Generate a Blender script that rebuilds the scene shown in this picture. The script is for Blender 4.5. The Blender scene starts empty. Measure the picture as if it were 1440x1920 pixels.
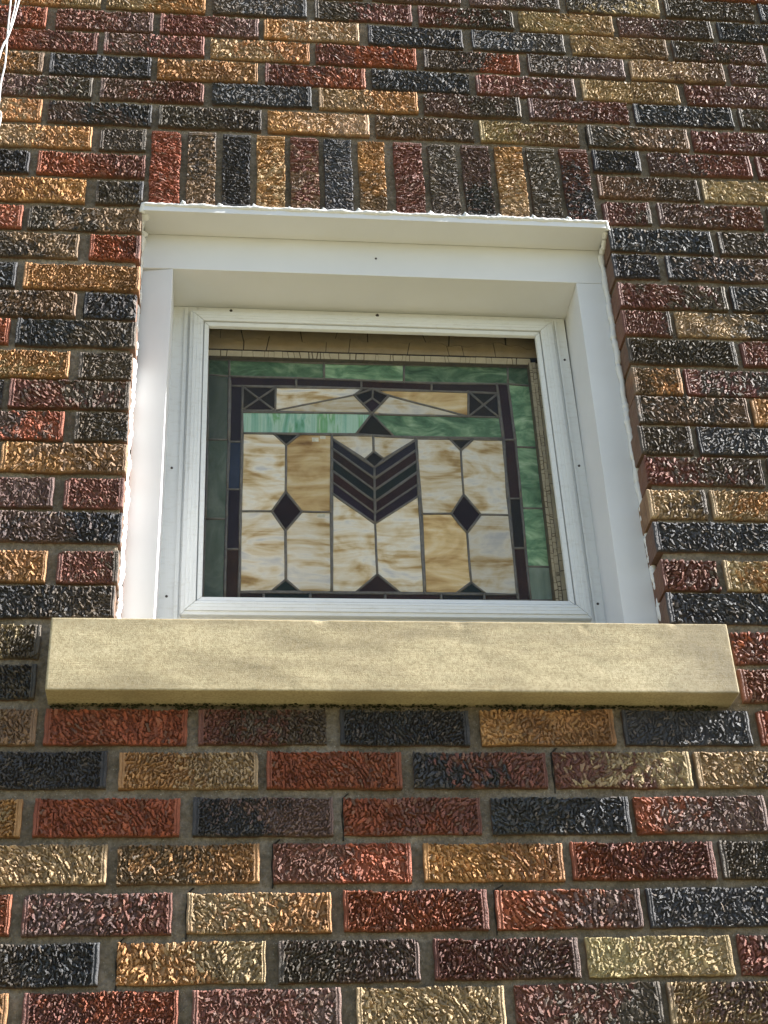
import bpy, bmesh, math, random
import numpy as np

scene = bpy.context.scene
COL = scene.collection
ZO = 4.085                      # height of the reference course above the ground, metres
MM = 0.001

# ------------------------------------------------------------------ camera, sky, sun, exposure
cam_d = bpy.data.cameras.new('camera')
cam = bpy.data.objects.new('camera', cam_d)
COL.objects.link(cam)
CAM_POS = (-208.0214*MM, -1976.7062*MM, -2484.6436*MM + ZO)
from mathutils import Matrix, Vector
from mathutils import noise as mnoise
RGT, UPV, FWD = Vector((0.9940163, -0.0999897, -0.0439731)), Vector((-0.0176717, -0.5444712, 0.8385933)), Vector((0.1077928, 0.8327984, 0.5429803))
m = Matrix((RGT, UPV, -FWD)).transposed().to_4x4()
m.translation = Vector(CAM_POS)
cam.matrix_world = m
cam_d.sensor_fit = 'HORIZONTAL'
cam_d.sensor_width = 36.0
cam_d.lens = 36.0 * 2780.7554 / 1440.0
cam_d.clip_start = 0.05
cam_d.clip_end = 500.0
scene.camera = cam

SUN_TRAVEL = Vector((-341.0, 40.0, -232.0)).normalized()     # measured from the sill's shadow
SUN_EL = math.asin(-SUN_TRAVEL.z)
SUN_AZ = math.atan2(-SUN_TRAVEL.x, -SUN_TRAVEL.y)
world = bpy.data.worlds.new('World')
scene.world = world
world.use_nodes = True
wn = world.node_tree
sky = wn.nodes.new('ShaderNodeTexSky')
sky.sky_type = 'NISHITA'
sky.sun_disc = False
sky.sun_elevation = SUN_EL
sky.sun_rotation = SUN_AZ
sky.air_density = 1.0
sky.dust_density = 1.0
bg = wn.nodes['Background']
bg.inputs['Strength'].default_value = 0.056
wn.links.new(sky.outputs[0], bg.inputs['Color'])
sun_d = bpy.data.lights.new('sun', 'SUN')
sun_d.energy = 5.0
sun_d.angle = math.radians(0.5)
sun_d.color = (1.0, 0.965, 0.91)
sun = bpy.data.objects.new('sun', sun_d)
sun.rotation_euler = SUN_TRAVEL.to_track_quat('-Z', 'Y').to_euler()
sun.location = (4, -4, 8)
COL.objects.link(sun)
scene.view_settings.view_transform = 'Standard'
scene.view_settings.look = 'None'
scene.view_settings.exposure = 2.25
scene.view_settings.gamma = 1.0
scene.view_settings.use_curve_mapping = False
scene.render.engine = 'CYCLES'
scene.cycles.max_bounces = 8
scene.cycles.transparent_max_bounces = 8

# ------------------------------------------------------------------ helpers
rng = np.random.default_rng(7)
random.seed(7)


def V(x, y, z):
    return (x * MM, y * MM, z * MM + ZO)


def thing(name, label, cat, loc=(0, 0, 0), group=None):
    o = bpy.data.objects.new(name, None)
    o.empty_display_size = 0.1
    o.location = loc
    COL.objects.link(o)
    o['label'] = label
    o['category'] = cat
    if group:
        o['group'] = group
    return o


def make(name, verts, faces, mat, parent=None, smooth=False, bevel=0.0, attr=None):
    """one mesh object; verts are in wall millimetres (x right, y into the wall, z up from the reference course)"""
    me = bpy.data.meshes.new(name)
    me.from_pydata([V(*v) for v in verts], [], faces)
    if bevel or True:
        bm = bmesh.new()
        bm.from_mesh(me)
        bmesh.ops.recalc_face_normals(bm, faces=bm.faces[:])
        if bevel:
            ed = [e for e in bm.edges if len(e.link_faces) == 2 and e.calc_face_angle(0) > 0.5]
            bmesh.ops.bevel(bm, geom=ed, offset=bevel * MM, segments=2, profile=0.7, affect='EDGES')
        bm.to_mesh(me)
        bm.free()
    me.materials.append(mat)
    if smooth:
        me.polygons.foreach_set('use_smooth', [True] * len(me.polygons))
    o = bpy.data.objects.new(name, me)
    COL.objects.link(o)
    if parent is not None:
        o.parent = parent
        root = parent
        off = Vector((0, 0, 0))
        while root is not None:
            off += root.location
            root = root.parent
        o.location = -off
    return o


def boxgeo(x0, x1, y0, y1, z0, z1):
    v = [(x0, y0, z0), (x1, y0, z0), (x1, y1, z0), (x0, y1, z0), (x0, y0, z1), (x1, y0, z1), (x1, y1, z1), (x0, y1, z1)]
    f = [(0, 3, 2, 1), (4, 5, 6, 7), (0, 1, 5, 4), (1, 2, 6, 5), (2, 3, 7, 6), (3, 0, 4, 7)]
    return v, f


def box(name, x0, x1, y0, y1, z0, z1, mat, parent=None, bevel=0.0):
    v, f = boxgeo(x0, x1, y0, y1, z0, z1)
    return make(name, v, f, mat, parent, bevel=bevel)


class Geo:
    def __init__(self):
        self.v = []
        self.f = []

    def add(self, v, f):
        n = len(self.v)
        self.v += list(v)
        self.f += [tuple(i + n for i in t) for t in f]


def tube(pts, rad, seg=8, squash=1.0):
    """tube through points, rad a number or a list"""
    P = [Vector(p) for p in pts]
    n = len(P)
    R = rad if isinstance(rad, (list, tuple, np.ndarray)) else [rad] * n
    v, f = [], []
    for i in range(n):
        t = (P[min(i + 1, n - 1)] - P[max(i - 1, 0)]).normalized()
        ref = Vector((0, 1, 0)) if abs(t.y) < 0.9 else Vector((1, 0, 0))
        a = t.cross(ref).normalized()
        b = t.cross(a).normalized()
        for k in range(seg):
            an = 2 * math.pi * k / seg
            v.append(tuple(P[i] + a * math.cos(an) * R[i] + b * math.sin(an) * R[i] * squash))
    for i in range(n - 1):
        for k in range(seg):
            f.append((i * seg + k, i * seg + (k + 1) % seg, (i + 1) * seg + (k + 1) % seg, (i + 1) * seg + k))
    f.append(tuple(range(seg)))
    f.append(tuple((n - 1) * seg + k for k in range(seg)))
    return v, f


# ------------------------------------------------------------------ materials
class NT:
    def __init__(self, name, rough=0.6, spec=0.5):
        self.m = bpy.data.materials.new(name)
        self.m.use_nodes = True
        self.t = self.m.node_tree
        self.b = self.t.nodes['Principled BSDF']
        self.b.inputs['Roughness'].default_value = rough
        self.b.inputs['Specular IOR Level'].default_value = spec

    def n(self, typ, **kw):
        nd = self.t.nodes.new(typ)
        for k, val in kw.items():
            setattr(nd, k, val)
        return nd

    def l(self, a, b):
        self.t.links.new(a, b)

    def obj(self):
        return self.n('ShaderNodeTexCoord').outputs['Object']

    def mapping(self, src, scale=(1, 1, 1), rot=(0, 0, 0), loc=(0, 0, 0)):
        mp = self.n('ShaderNodeMapping')
        mp.inputs['Scale'].default_value = scale
        mp.inputs['Rotation'].default_value = rot
        mp.inputs['Location'].default_value = loc
        self.l(src, mp.inputs['Vector'])
        return mp.outputs[0]

    def noise(self, vec, scale=5, detail=4, rough=0.5, dist=0.0, w=None):
        nd = self.n('ShaderNodeTexNoise', noise_dimensions='4D' if w is not None else '3D')
        self.l(vec, nd.inputs['Vector'])
        nd.inputs['Scale'].default_value = scale
        nd.inputs['Detail'].default_value = detail
        nd.inputs['Roughness'].default_value = rough
        nd.inputs['Distortion'].default_value = dist
        if w is not None:
            self.l(w, nd.inputs['W'])
        return nd.outputs['Fac']

    def ramp(self, fac, stops):
        r = self.n('ShaderNodeValToRGB')
        e = r.color_ramp.elements
        while len(e) < len(stops):
            e.new(0.5)
        for i, (p, c) in enumerate(stops):
            e[i].position = p
            e[i].color = (c, c, c, 1) if isinstance(c, (int, float)) else (*c, 1)
        self.l(fac, r.inputs[0])
        return r.outputs[0]

    def mix(self, fac, a, b, mode='MIX'):
        mx = self.n('ShaderNodeMix', data_type='RGBA', blend_type=mode)
        for s, i in ((fac, 0), (a, 6), (b, 7)):
            if isinstance(s, (int, float)):
                mx.inputs[i].default_value = s
            elif isinstance(s, tuple):
                mx.inputs[i].default_value = (*s, 1)
            else:
                self.l(s, mx.inputs[i])
        return mx.outputs[2]

    def math(self, op, a, b=0.0, clamp=False):
        nd = self.n('ShaderNodeMath', operation=op, use_clamp=clamp)
        for s, i in ((a, 0), (b, 1)):
            if isinstance(s, (int, float)):
                nd.inputs[i].default_value = s
            else:
                self.l(s, nd.inputs[i])
        return nd.outputs[0]

    def bump(self, h, dist=0.001, strength=1.0):
        b = self.n('ShaderNodeBump')
        b.inputs['Distance'].default_value = dist
        b.inputs['Strength'].default_value = strength
        self.l(h, b.inputs['Height'])
        self.l(b.outputs[0], self.b.inputs['Normal'])

    def color(self, c):
        if isinstance(c, tuple):
            self.b.inputs['Base Color'].default_value = (*c, 1)
        else:
            self.l(c, self.b.inputs['Base Color'])

    def rand(self):
        return self.n('ShaderNodeObjectInfo').outputs['Random']


def mat_brick(far=False):
    t = NT('far_brick_clay' if far else 'brick_clay', 0.52, 0.45)
    co = t.obj()
    if far:
        a = t.n('ShaderNodeAttribute', attribute_name='tone').outputs['Color']
        col = a
        nz = t.noise(co, 60, 4, 0.6)
        col = t.mix(t.ramp(nz, [(0.35, 0.0), (0.65, 0.5)]), col, t.mix(1.0, col, (0.45, 0.4, 0.38), 'MULTIPLY'))
    else:
        w = t.math('MULTIPLY', t.rand(), 97.0)
        a = t.n('ShaderNodeAttribute', attribute_type='OBJECT', attribute_name='tone_a').outputs['Color']
        b = t.n('ShaderNodeAttribute', attribute_type='OBJECT', attribute_name='tone_b').outputs['Color']
        sep = t.n('ShaderNodeSeparateXYZ')
        t.l(co, sep.inputs[0])
        x = t.math('MULTIPLY', sep.outputs[0], 1 / 0.195)
        big = t.noise(co, 14, 3, 0.6, 0.4, w=w)
        f = t.math('ADD', x, t.math('MULTIPLY', t.math('SUBTRACT', big, 0.5), 2.6))
        chip = t.n('ShaderNodeAttribute', attribute_name='chip').outputs['Fac']
        f = t.math('ADD', f, t.math('MULTIPLY', t.math('SUBTRACT', chip, 0.5), 0.7))
        f = t.ramp(f, [(0.35, 0.0), (0.68, 1.0)])
        col = t.mix(f, a, b)
        c2 = t.math('FRACT', t.math('MULTIPLY', chip, 23.7))
        c3 = t.math('FRACT', t.math('MULTIPLY', chip, 71.3))
        col = t.mix(t.ramp(c2, [(0.62, 0.0), (1.0, 0.6)]), col, (0.09, 0.078, 0.066))
        col = t.mix(t.ramp(c3, [(0.7, 0.0), (1.0, 0.45)]), col, (0.27, 0.2, 0.14))
        t.l(t.ramp(c3, [(0.0, 0.5), (1.0, 0.85)]), t.b.inputs['Roughness'])
        t.l(t.ramp(t.math('MULTIPLY', col, 1.0), [(0.06, 0.45), (0.3, 0.16)]), t.b.inputs['Specular IOR Level'])
        # soot-dark flashing in clouds of its own, lighter sandy clouds too
        cl = t.noise(co, 30, 5, 0.65, 0.3, w=t.math('ADD', w, 13.0))
        col = t.mix(t.ramp(cl, [(0.42, 0.0), (0.72, 0.75)]), col, t.mix(1.0, col, (0.36, 0.33, 0.34), 'MULTIPLY'))
        col = t.mix(1.0, col, t.ramp(chip, [(0.0, 0.7), (1.0, 1.3)]), 'MULTIPLY')
    if not far:
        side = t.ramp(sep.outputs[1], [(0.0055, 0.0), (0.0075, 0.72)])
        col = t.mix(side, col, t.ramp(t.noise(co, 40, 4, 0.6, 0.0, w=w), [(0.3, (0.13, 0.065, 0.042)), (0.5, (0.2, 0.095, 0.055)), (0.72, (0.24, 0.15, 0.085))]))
    if far:
        t.b.inputs['Roughness'].default_value = 0.8
        t.b.inputs['Specular IOR Level'].default_value = 0.2
    t.color(col)
    fine = t.noise(co, 1000, 4, 0.75)
    mid = t.noise(co, 480, 4, 0.7)
    t.bump(t.math('ADD', t.math('MULTIPLY', fine, 0.9), mid), 0.0019, 1.0)
    return t.m


def mat_mortar():
    t = NT('mortar_cement', 0.9, 0.2)
    co = t.obj()
    c = t.ramp(t.noise(co, 9, 5, 0.65), [(0.25, (0.10, 0.080, 0.058)), (0.5, (0.205, 0.168, 0.125)), (0.75, (0.35, 0.30, 0.24))])
    c = t.mix(t.ramp(t.noise(co, 160, 3, 0.6), [(0.35, 0.55), (0.6, 0.0)]), c, (0.07, 0.06, 0.042))
    c = t.mix(t.ramp(t.noise(co, 420, 2, 0.5), [(0.66, 0.0), (0.74, 0.8)]), c, (0.42, 0.4, 0.35))
    t.color(c)
    t.bump(t.math('ADD', t.noise(co, 500, 3, 0.7), t.math('MULTIPLY', t.noise(co, 120, 3, 0.6), 1.5)), 0.002, 0.9)
    return t.m


def mat_white(name, col, rough, streak=0.0, dirt=0.0):
    t = NT(name, rough, 0.5)
    co = t.obj()
    c = t.mix(t.ramp(t.noise(co, 6, 4, 0.6), [(0.35, 0.0), (0.7, 1.0)]), col, tuple(x * 0.94 for x in col))
    if dirt:
        c = t.mix(t.ramp(t.noise(t.mapping(co, (20, 60, 60)), 2.2, 6, 0.7), [(0.52, 0.0), (0.8, dirt)]), c, (0.36, 0.32, 0.24))
    t.color(c)
    h = t.math('ADD', t.noise(co, 40, 2, 0.5), t.math('MULTIPLY', t.noise(co, 9, 2, 0.5), 6.0))
    if streak:
        h = t.math('ADD', h, t.math('MULTIPLY', t.noise(t.mapping(co, (500, 500, 9)), 1.0, 3, 0.6), streak))
    t.bump(h, 0.0006, 0.35)
    return t.m


def mat_plain(name, col, rough, spec=0.5, metal=0.0, var=0.25, scale=80, bump=0.0004):
    t = NT(name, rough, spec)
    co = t.obj()
    t.color(t.mix(t.ramp(t.noise(co, scale, 4, 0.6), [(0.3, 0.0), (0.7, 1.0)]), tuple(x * (1 - var) for x in col), tuple(min(1, x * (1 + var)) for x in col)))
    t.b.inputs['Metallic'].default_value = metal
    t.bump(t.noise(co, scale * 4, 3, 0.6), bump, 0.7)
    return t.m


def mat_stone():
    t = NT('sandstone', 0.85, 0.3)
    co = t.obj()
    c = t.ramp(t.noise(t.mapping(co, (2.2, 3, 9)), 1.6, 6, 0.62, 0.6), [(0.25, (0.29, 0.24, 0.155)), (0.5, (0.45, 0.38, 0.24)), (0.75, (0.54, 0.465, 0.31))])
    c = t.mix(t.ramp(t.noise(t.mapping(co, (1.2, 1, 5), loc=(3, 0, 1)), 3.0, 5, 0.6), [(0.5, 0.0), (0.72, 0.75)]), c, (0.15, 0.125, 0.08))
    # weathered grey patch spreading from the right end of the sill
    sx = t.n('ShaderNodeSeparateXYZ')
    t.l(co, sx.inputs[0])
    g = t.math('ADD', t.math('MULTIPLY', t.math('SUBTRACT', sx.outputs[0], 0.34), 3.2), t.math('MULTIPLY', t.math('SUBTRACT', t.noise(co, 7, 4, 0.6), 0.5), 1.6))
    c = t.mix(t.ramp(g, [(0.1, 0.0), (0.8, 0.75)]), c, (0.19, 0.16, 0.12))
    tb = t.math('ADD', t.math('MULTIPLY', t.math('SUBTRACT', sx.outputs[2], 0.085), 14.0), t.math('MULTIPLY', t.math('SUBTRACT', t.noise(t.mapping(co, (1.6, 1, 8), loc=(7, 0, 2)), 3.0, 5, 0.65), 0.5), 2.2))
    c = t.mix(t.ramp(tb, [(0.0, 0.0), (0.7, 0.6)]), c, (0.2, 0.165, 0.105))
    c = t.mix(t.ramp(t.noise(co, 260, 3, 0.65), [(0.36, 0.5), (0.58, 0.0)]), c, (0.2, 0.15, 0.07))
    c = t.mix(t.ramp(t.noise(co, 700, 2, 0.6), [(0.6, 0.0), (0.75, 0.6)]), c, (0.62, 0.54, 0.36))
    t.color(c)
    tool = t.noise(t.mapping(co, (14, 120, 420)), 1.0, 4, 0.6)
    grain = t.noise(co, 620, 4, 0.75)
    t.bump(t.math('ADD', t.math('MULTIPLY', tool, 0.35), grain), 0.0009, 0.8)
    return t.m


def opal(name, stops, scale, rot=0.0, dist=1.2, rough=0.18, detail=5, dust=0.10, cloud=0.0):
    t = NT(name, 0.3, 0.1)
    co = t.obj()
    oi = t.n('ShaderNodeObjectInfo')
    w = t.math('MULTIPLY', oi.outputs['Random'], 61.0)
    warp = t.noise(co, 7, 2, 0.45, 0.0, w=w)
    mp = t.mapping(co, scale, (0, rot, 0))
    cmb = t.n('ShaderNodeVectorMath', operation='ADD')
    t.l(mp, cmb.inputs[0])
    sc = t.n('ShaderNodeCombineXYZ')
    t.l(t.math('MULTIPLY', warp, 2.4), sc.inputs[2])
    t.l(t.math('MULTIPLY', warp, 0.9), sc.inputs[0])
    t.l(sc.outputs[0], cmb.inputs[1])
    f = t.noise(cmb.outputs[0], 1.0, detail, 0.58, dist, w=w)
    if cloud:
        # broad milky clouds, swirled, with finer wisps drawn through them
        cv = t.mapping(co, (7, 7, 13), (0, 0.35, 0))
        cl = t.noise(cv, 1.0, 3, 0.5, 3.0, w=t.math('ADD', w, 5.0))
        f = t.math('ADD', t.math('MULTIPLY', f, 1 - cloud), t.math('MULTIPLY', cl, cloud))
        f = t.math('ADD', t.math('MULTIPLY', t.math('SUBTRACT', f, 0.5), 1.35), 0.5)
    c = t.ramp(f, stops)
    c = t.mix(1.0, c, oi.outputs['Color'], 'MULTIPLY')
    # thin film of dust on the glass
    c = t.mix(t.ramp(t.noise(co, 120, 4, 0.7), [(0.45, 0.0), (0.8, dust)]), c, (0.3, 0.27, 0.22))
    t.color(c)
    t.bump(t.noise(co, 60, 2, 0.5), 0.0006, 0.3)
    return t.m


def mat_glazing():
    t = NT('storm_glass', 0.02, 0.5)
    n = t.t.nodes
    out = n['Material Output']
    tr = t.n('ShaderNodeBsdfTransparent')
    tr.inputs[0].default_value = (0.96, 0.95, 0.92, 1)
    gl = t.n('ShaderNodeBsdfGlossy')
    gl.inputs['Roughness'].default_value = 0.02
    fr = t.n('ShaderNodeFresnel')
    fr.inputs['IOR'].default_value = 1.13
    mx = t.n('ShaderNodeMixShader')
    t.l(fr.outputs[0], mx.inputs[0])
    t.l(tr.outputs[0], mx.inputs[1])
    t.l(gl.outputs[0], mx.inputs[2])
    df = t.n('ShaderNodeBsdfDiffuse')
    df.inputs[0].default_value = (0.5, 0.52, 0.48, 1)
    m2 = t.n('ShaderNodeMixShader')
    f = t.ramp(t.noise(t.obj(), 3.5, 5, 0.6), [(0.3, 0.004), (0.75, 0.02)])
    t.l(f, m2.inputs[0])
    t.l(mx.outputs[0], m2.inputs[1])
    t.l(df.outputs[0], m2.inputs[2])
    t.l(m2.outputs[0], out.inputs['Surface'])
    return t.m


def mat_ground():
    t = NT('bounce_ground', 0.95, 0.1)  # invented ground colour, picked for its warm bounce
    co = t.obj()
    t.color(t.ramp(t.noise(co, 2.5, 8, 0.7), [(0.3, (0.115, 0.104, 0.055)), (0.6, (0.195, 0.176, 0.097)), (0.8, (0.25, 0.222, 0.125))]))
    t.bump(t.noise(co, 30, 5, 0.7), 0.03, 0.8)
    return t.m


M_BRICK = mat_brick()
M_FAR = mat_brick(True)
M_MORTAR = mat_mortar()
M_LIGHTBLOCK = mat_plain('light_block_fill', (0.2, 0.19, 0.17), 0.95)
M_VINYL = mat_white('white_vinyl', (0.68, 0.69, 0.71), 0.6)
M_ALU = mat_white('chalky_white_aluminium', (0.70, 0.715, 0.72), 0.5, streak=1.2, dirt=0.35)
M_CAULK = mat_white('white_caulk', (0.68, 0.68, 0.67), 0.5)
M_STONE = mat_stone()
M_LEAD = mat_plain('lead', (0.18, 0.165, 0.16), 0.5, 0.5, 0.25)
M_SHADEDPAINT = mat_plain('old_cream_paint_shaded', (0.36, 0.285, 0.19), 0.7, 0.3, 0, 0.12, 40)  # cream paint with the top rail's shade put into its base colour
M_PALEPAINT = mat_plain('pale_flaking_paint', (0.56, 0.49, 0.38), 0.7, 0.3, 0, 0.12, 60)
M_BEADWOOD = mat_plain('bare_bead_wood', (0.15, 0.115, 0.075), 0.85)
M_DARKWOOD = mat_plain('weathered_dark_wood', (0.045, 0.033, 0.024), 0.85)
M_SCREW = mat_plain('rusty_screw', (0.06, 0.05, 0.045), 0.5, 0.5, 0.5)
M_CABLE = mat_plain('white_cable_jacket', (0.5, 0.5, 0.49), 0.55)
M_MOSS_SHADE = mat_plain('dark_moss_shade', (0.028, 0.030, 0.014), 0.95, 0.1, 0, 0.6, 90, 0.004)
M_GLAZE = mat_glazing()
M_GROUND = mat_ground()
AMB = [(0.22, (0.24, 0.135, 0.055)), (0.35, (0.5, 0.34, 0.16)), (0.45, (0.74, 0.62, 0.46)), (0.56, (0.86, 0.82, 0.79)), (0.69, (0.62, 0.62, 0.70))]
ORG = [(0.26, (0.24, 0.125, 0.045)), (0.4, (0.5, 0.32, 0.14)), (0.53, (0.7, 0.52, 0.29)), (0.7, (0.86, 0.77, 0.62))]
GRN = [(0.28, (0.035, 0.085, 0.05)), (0.46, (0.11, 0.22, 0.135)), (0.6, (0.24, 0.38, 0.25)), (0.76, (0.48, 0.6, 0.48))]
MNT = [(0.3, (0.05, 0.2, 0.085)), (0.42, (0.17, 0.36, 0.3)), (0.52, (0.34, 0.5, 0.46)), (0.62, (0.13, 0.32, 0.16)), (0.72, (0.6, 0.66, 0.64))]
GRN_VEIL = [(0.3, (0.075, 0.11, 0.088)), (0.5, (0.14, 0.18, 0.16)), (0.7, (0.22, 0.255, 0.245))]  # green greyed by a reflected veil put into the glass colour
M_PANE = {
    'A': opal('amber_opal_glass', AMB, (5, 9, 60), 0.08, 0.8, 0.18, 6, 0.1, 0.55),
    'O': opal('brown_amber_opal_glass', ORG, (5, 8, 46), 0.12, 0.9, 0.18, 6, 0.1, 0.5),
    'G': opal('green_opal_glass', GRN, (16, 16, 34), 0.5, 1.6),
    'M': opal('mint_streaked_glass', MNT, (36, 8, 6), 0.12, 1.0),
    'H': opal('green_glass_painted_veil', GRN_VEIL, (20, 20, 12), 0.2, 1.0),
}
DARK = {'V': (0.036, 0.019, 0.022), 'N': (0.038, 0.017, 0.012), 'K': (0.019, 0.014, 0.013), 'I': (0.025, 0.019, 0.033),
        'L': (0.035, 0.045, 0.09), 'R': (0.042, 0.015, 0.014), 'T': (0.015, 0.024, 0.021), 'X': (0.022, 0.009, 0.013)}
M_DARKPANE = opal('dark_cathedral_glass', [(0.3, (0.7, 0.7, 0.7)), (0.7, (1.25, 1.25, 1.25))], (30, 30, 30), 0, 0.5, 0.14, 5, 0.015)

# ------------------------------------------------------------------ unseen ground sheet, added to bounce warm light onto the soffits
gs = 150.0
me = bpy.data.meshes.new('ground')
me.from_pydata([(-gs, -gs, 0), (gs, -gs, 0), (gs, gs, 0), (-gs, gs, 0)], [], [(0, 1, 2, 3)])
me.materials.append(M_GROUND)
ground = bpy.data.objects.new('ground', me)
ground['kind'] = 'structure'
COL.objects.link(ground)

# ------------------------------------------------------------------ brick wall
wall = thing('brick_facade', 'wall of rough textured red, buff and charcoal bricks around the stained glass window', 'brickwork', (0, 0, 0))

ROWS = [
    (-1, 68.9, [(-132.7, 60.5, 'B'), (79.4, 264.2, 'P'), (284.5, 474.3, 'PK'), (491.5, 690.9, 'KT'), (704.9, 897.9, 'K'), (912.1, 1111.1, 'D')]),
    (0, 1.3, [(-878.8, -679.8, 'O'), (-664.2, -469.9, 'OT'), (-459.4, -262.2, 'TO'), (-246.1, -56.8, 'KD'), (-40.4, 159.4, 'KM'), (173.8, 371.1, 'MK'), (384.6, 582.6, 'T'), (595.1, 796.1, 'PK'), (810.0, 1009.0, 'DK')]),
    (1, -66.6, [(-772.1, -573.1, 'MR'), (-554.4, -364.3, 'MP'), (-350.6, -154.3, 'MP'), (-143.7, 48.0, 'OT'), (66.4, 259.9, 'D'), (279.7, 471.7, 'DK'), (487.3, 687.9, 'TB'), (701.5, 897.0, 'KP'), (912.0, 1111.0, 'D')]),
    (2, -131.9, [(-677.1, -469.3, 'RM'), (-457.0, -261.5, 'PM'), (-248.9, -53.6, 'TO'), (-40.8, 160.8, 'MR'), (177.0, 371.9, 'KR'), (389.5, 588.6, 'KP'), (601.9, 798.4, 'TB'), (813.1, 1012.1, 'PK')]),
    (3, -199.6, [(-767.8, -568.8, 'OB'), (-556.6, -363.0, 'D'), (-350.7, -156.2, 'O'), (-141.6, 56.0, 'MR'), (68.7, 264.1, 'D'), (278.1, 478.6, 'MP'), (493.9, 693.2, 'T'), (708.7, 907.7, 'MP')]),
    (4, -263.8, [(-666.1, -471.5, 'PK'), (-456.4, -259.6, 'PM'), (-243.3, -51.6, 'D'), (-37.1, 156.6, 'TO'), (169.2, 361.5, 'PK'), (378.7, 579.5, 'PM'), (592.5, 794.3, 'D'), (808.6, 1007.6, 'KP')]),
    (5, -333.4, [(-760.1, -561.1, 'TO'), (-549.3, -356.6, 'PD'), (-343.5, -148.7, 'K'), (-136.5, 58.3, 'OT'), (71.7, 262.3, 'BK'), (274.9, 470.5, 'TB'), (488.6, 690.7, 'KB'), (701.5, 900.5, 'MP')]),
    (6, -401.2, [(-654.5, -464.0, 'TO'), (-449.3, -363.7, 'K'), (491.0, 584.0, 'D'), (602.1, 806.6, 'PM'), (819.5, 1018.5, 'M')]),
    (7, -469.7, [(-771.3, -572.3, 'D'), (-557.9, -362.7, 'RM'), (492.9, 690.0, 'BK'), (698.5, 897.5, 'T')]),
    (8, -538.5, [(-660.6, -466.9, 'O'), (-447.8, -363.6, 'KD'), (494.6, 585.3, 'MK'), (600.8, 804.4, 'PM'), (817.0, 1016.0, 'K')]),
    (9, -606.7, [(-771.9, -572.9, 'OR'), (-563.5, -363.4, 'KB'), (497.1, 693.3, 'D'), (706.7, 905.7, 'KP')]),
    (10, -673.0, [(-665.0, -470.3, 'KB'), (-450.8, -362.4, 'RM'), (495.5, 581.9, 'D'), (596.0, 796.4, 'DP')]),
    (11, -744.5, [(-770.8, -571.8, 'D'), (-558.2, -360.1, 'O'), (496.0, 697.0, 'MK'), (707.1, 906.1, 'DK')]),
    (12, -808.1, [(-656.8, -464.8, 'KB'), (-451.3, -363.6, 'D'), (495.3, 583.4, 'MK'), (593.2, 792.2, 'TK')]),
    (13, -872.0, [(-770.9, -571.9, 'R'), (-560.4, -360.6, 'DK'), (496.4, 692.4, 'K'), (704.1, 903.1, 'MP')]),
    (14, -940.1, [(-656.3, -467.3, 'TO'), (-451.5, -363.7, 'K'), (496.5, 582.3, 'BO'), (589.9, 788.9, 'MK')]),
    (15, -1002.6, [(-770.1, -571.1, 'D'), (-559.9, -365.0, 'MK'), (494.4, 690.9, 'KB'), (699.5, 898.5, 'O')]),
    (16, -1066.5, [(-656.5, -467.8, 'PR'), (-449.9, -364.5, 'KD'), (490.1, 581.0, 'K'), (592.2, 791.2, 'D')]),
    (17, -1129.0, [(-560.9, -363.1, 'OB'), (-773.1, -574.1, 'M'), (492.2, 692.8, 'MK'), (704.9, 903.9, 'K')]),
    (18, -1196.0, [(-660.3, -474.1, 'MP'), (-457.6, -364.8, 'M'), (487.1, 584.6, 'TK'), (593.6, 792.6, 'TO')]),
    (19, -1259.3, [(-556.6, -364.9, 'PD'), (-768.5, -569.5, 'R'), (487.7, 697.0, 'D')]),
    (20, -1332.0, [(-658.3, -474.2, 'O'), (-458.2, -366.0, 'MK'), (489.2, 581.2, 'MK'), (592.6, 791.6, 'TO')]),
    (21, -1392.7, [(-561.0, -368.3, 'DK'), (-772.4, -573.4, 'K'), (489.6, 695.5, 'D')]),
    (22, -1461.5, [(-664.6, -473.3, 'TK'), (582.9, 781.9, 'MR')]),
    (23, -1527.0, [(-561.1, -474.1, 'DK'), (-772.1, -573.1, 'M'), (583.0, 681.2, 'MP'), (693.9, 892.9, 'K')]),
    (24, -1597.7, [(-665.6, -468.3, 'TB'), (-456.4, -254.1, 'R'), (-238.1, -53.1, 'MK'), (-32.8, 157.6, 'D'), (175.1, 376.1, 'O'), (390.7, 585.2, 'D'), (599.3, 798.3, 'RM')]),
    (25, -1664.9, [(-555.5, -364.8, 'D'), (-347.7, -152.0, 'OT'), (-139.9, 53.8, 'R'), (71.6, 266.4, 'DM'), (278.3, 482.8, 'MT'), (490.9, 689.9, 'TK')]),
    (26, -1734.7, [(-665.1, -476.5, 'TO'), (-460.0, -260.6, 'R'), (-242.2, -46.5, 'DP'), (-31.4, 164.1, 'RM'), (179.5, 380.0, 'D'), (389.5, 584.8, 'RP'), (596.0, 795.0, 'O')]),
    (27, -1802.4, [(-551.5, -357.0, 'T'), (-342.7, -149.6, 'BO'), (-131.3, 60.3, 'MR'), (78.2, 276.3, 'O'), (288.6, 495.0, 'RM'), (505.2, 704.2, 'KD')]),
    (28, -1870.8, [(-677.6, -478.6, 'R'), (-463.3, -267.1, 'PM'), (-247.2, -52.8, 'TO'), (-35.4, 162.8, 'RM'), (174.6, 378.8, 'RP'), (388.7, 587.7, 'D')]),
    (29, -1937.7, [(-550.3, -359.6, 'KD'), (-336.2, -141.6, 'OT'), (-124.7, 64.4, 'KP'), (84.6, 282.6, 'MP'), (294.4, 496.9, 'Y'), (508.2, 707.2, 'MK')]),
    (30, -2001.0, [(-670.4, -471.4, 'TO'), (-452.0, -254.5, 'MR'), (-236.7, -42.7, 'MP'), (-22.4, 174.8, 'T'), (189.9, 389.7, 'MK'), (398.5, 597.5, 'TP')]),
]
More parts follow.
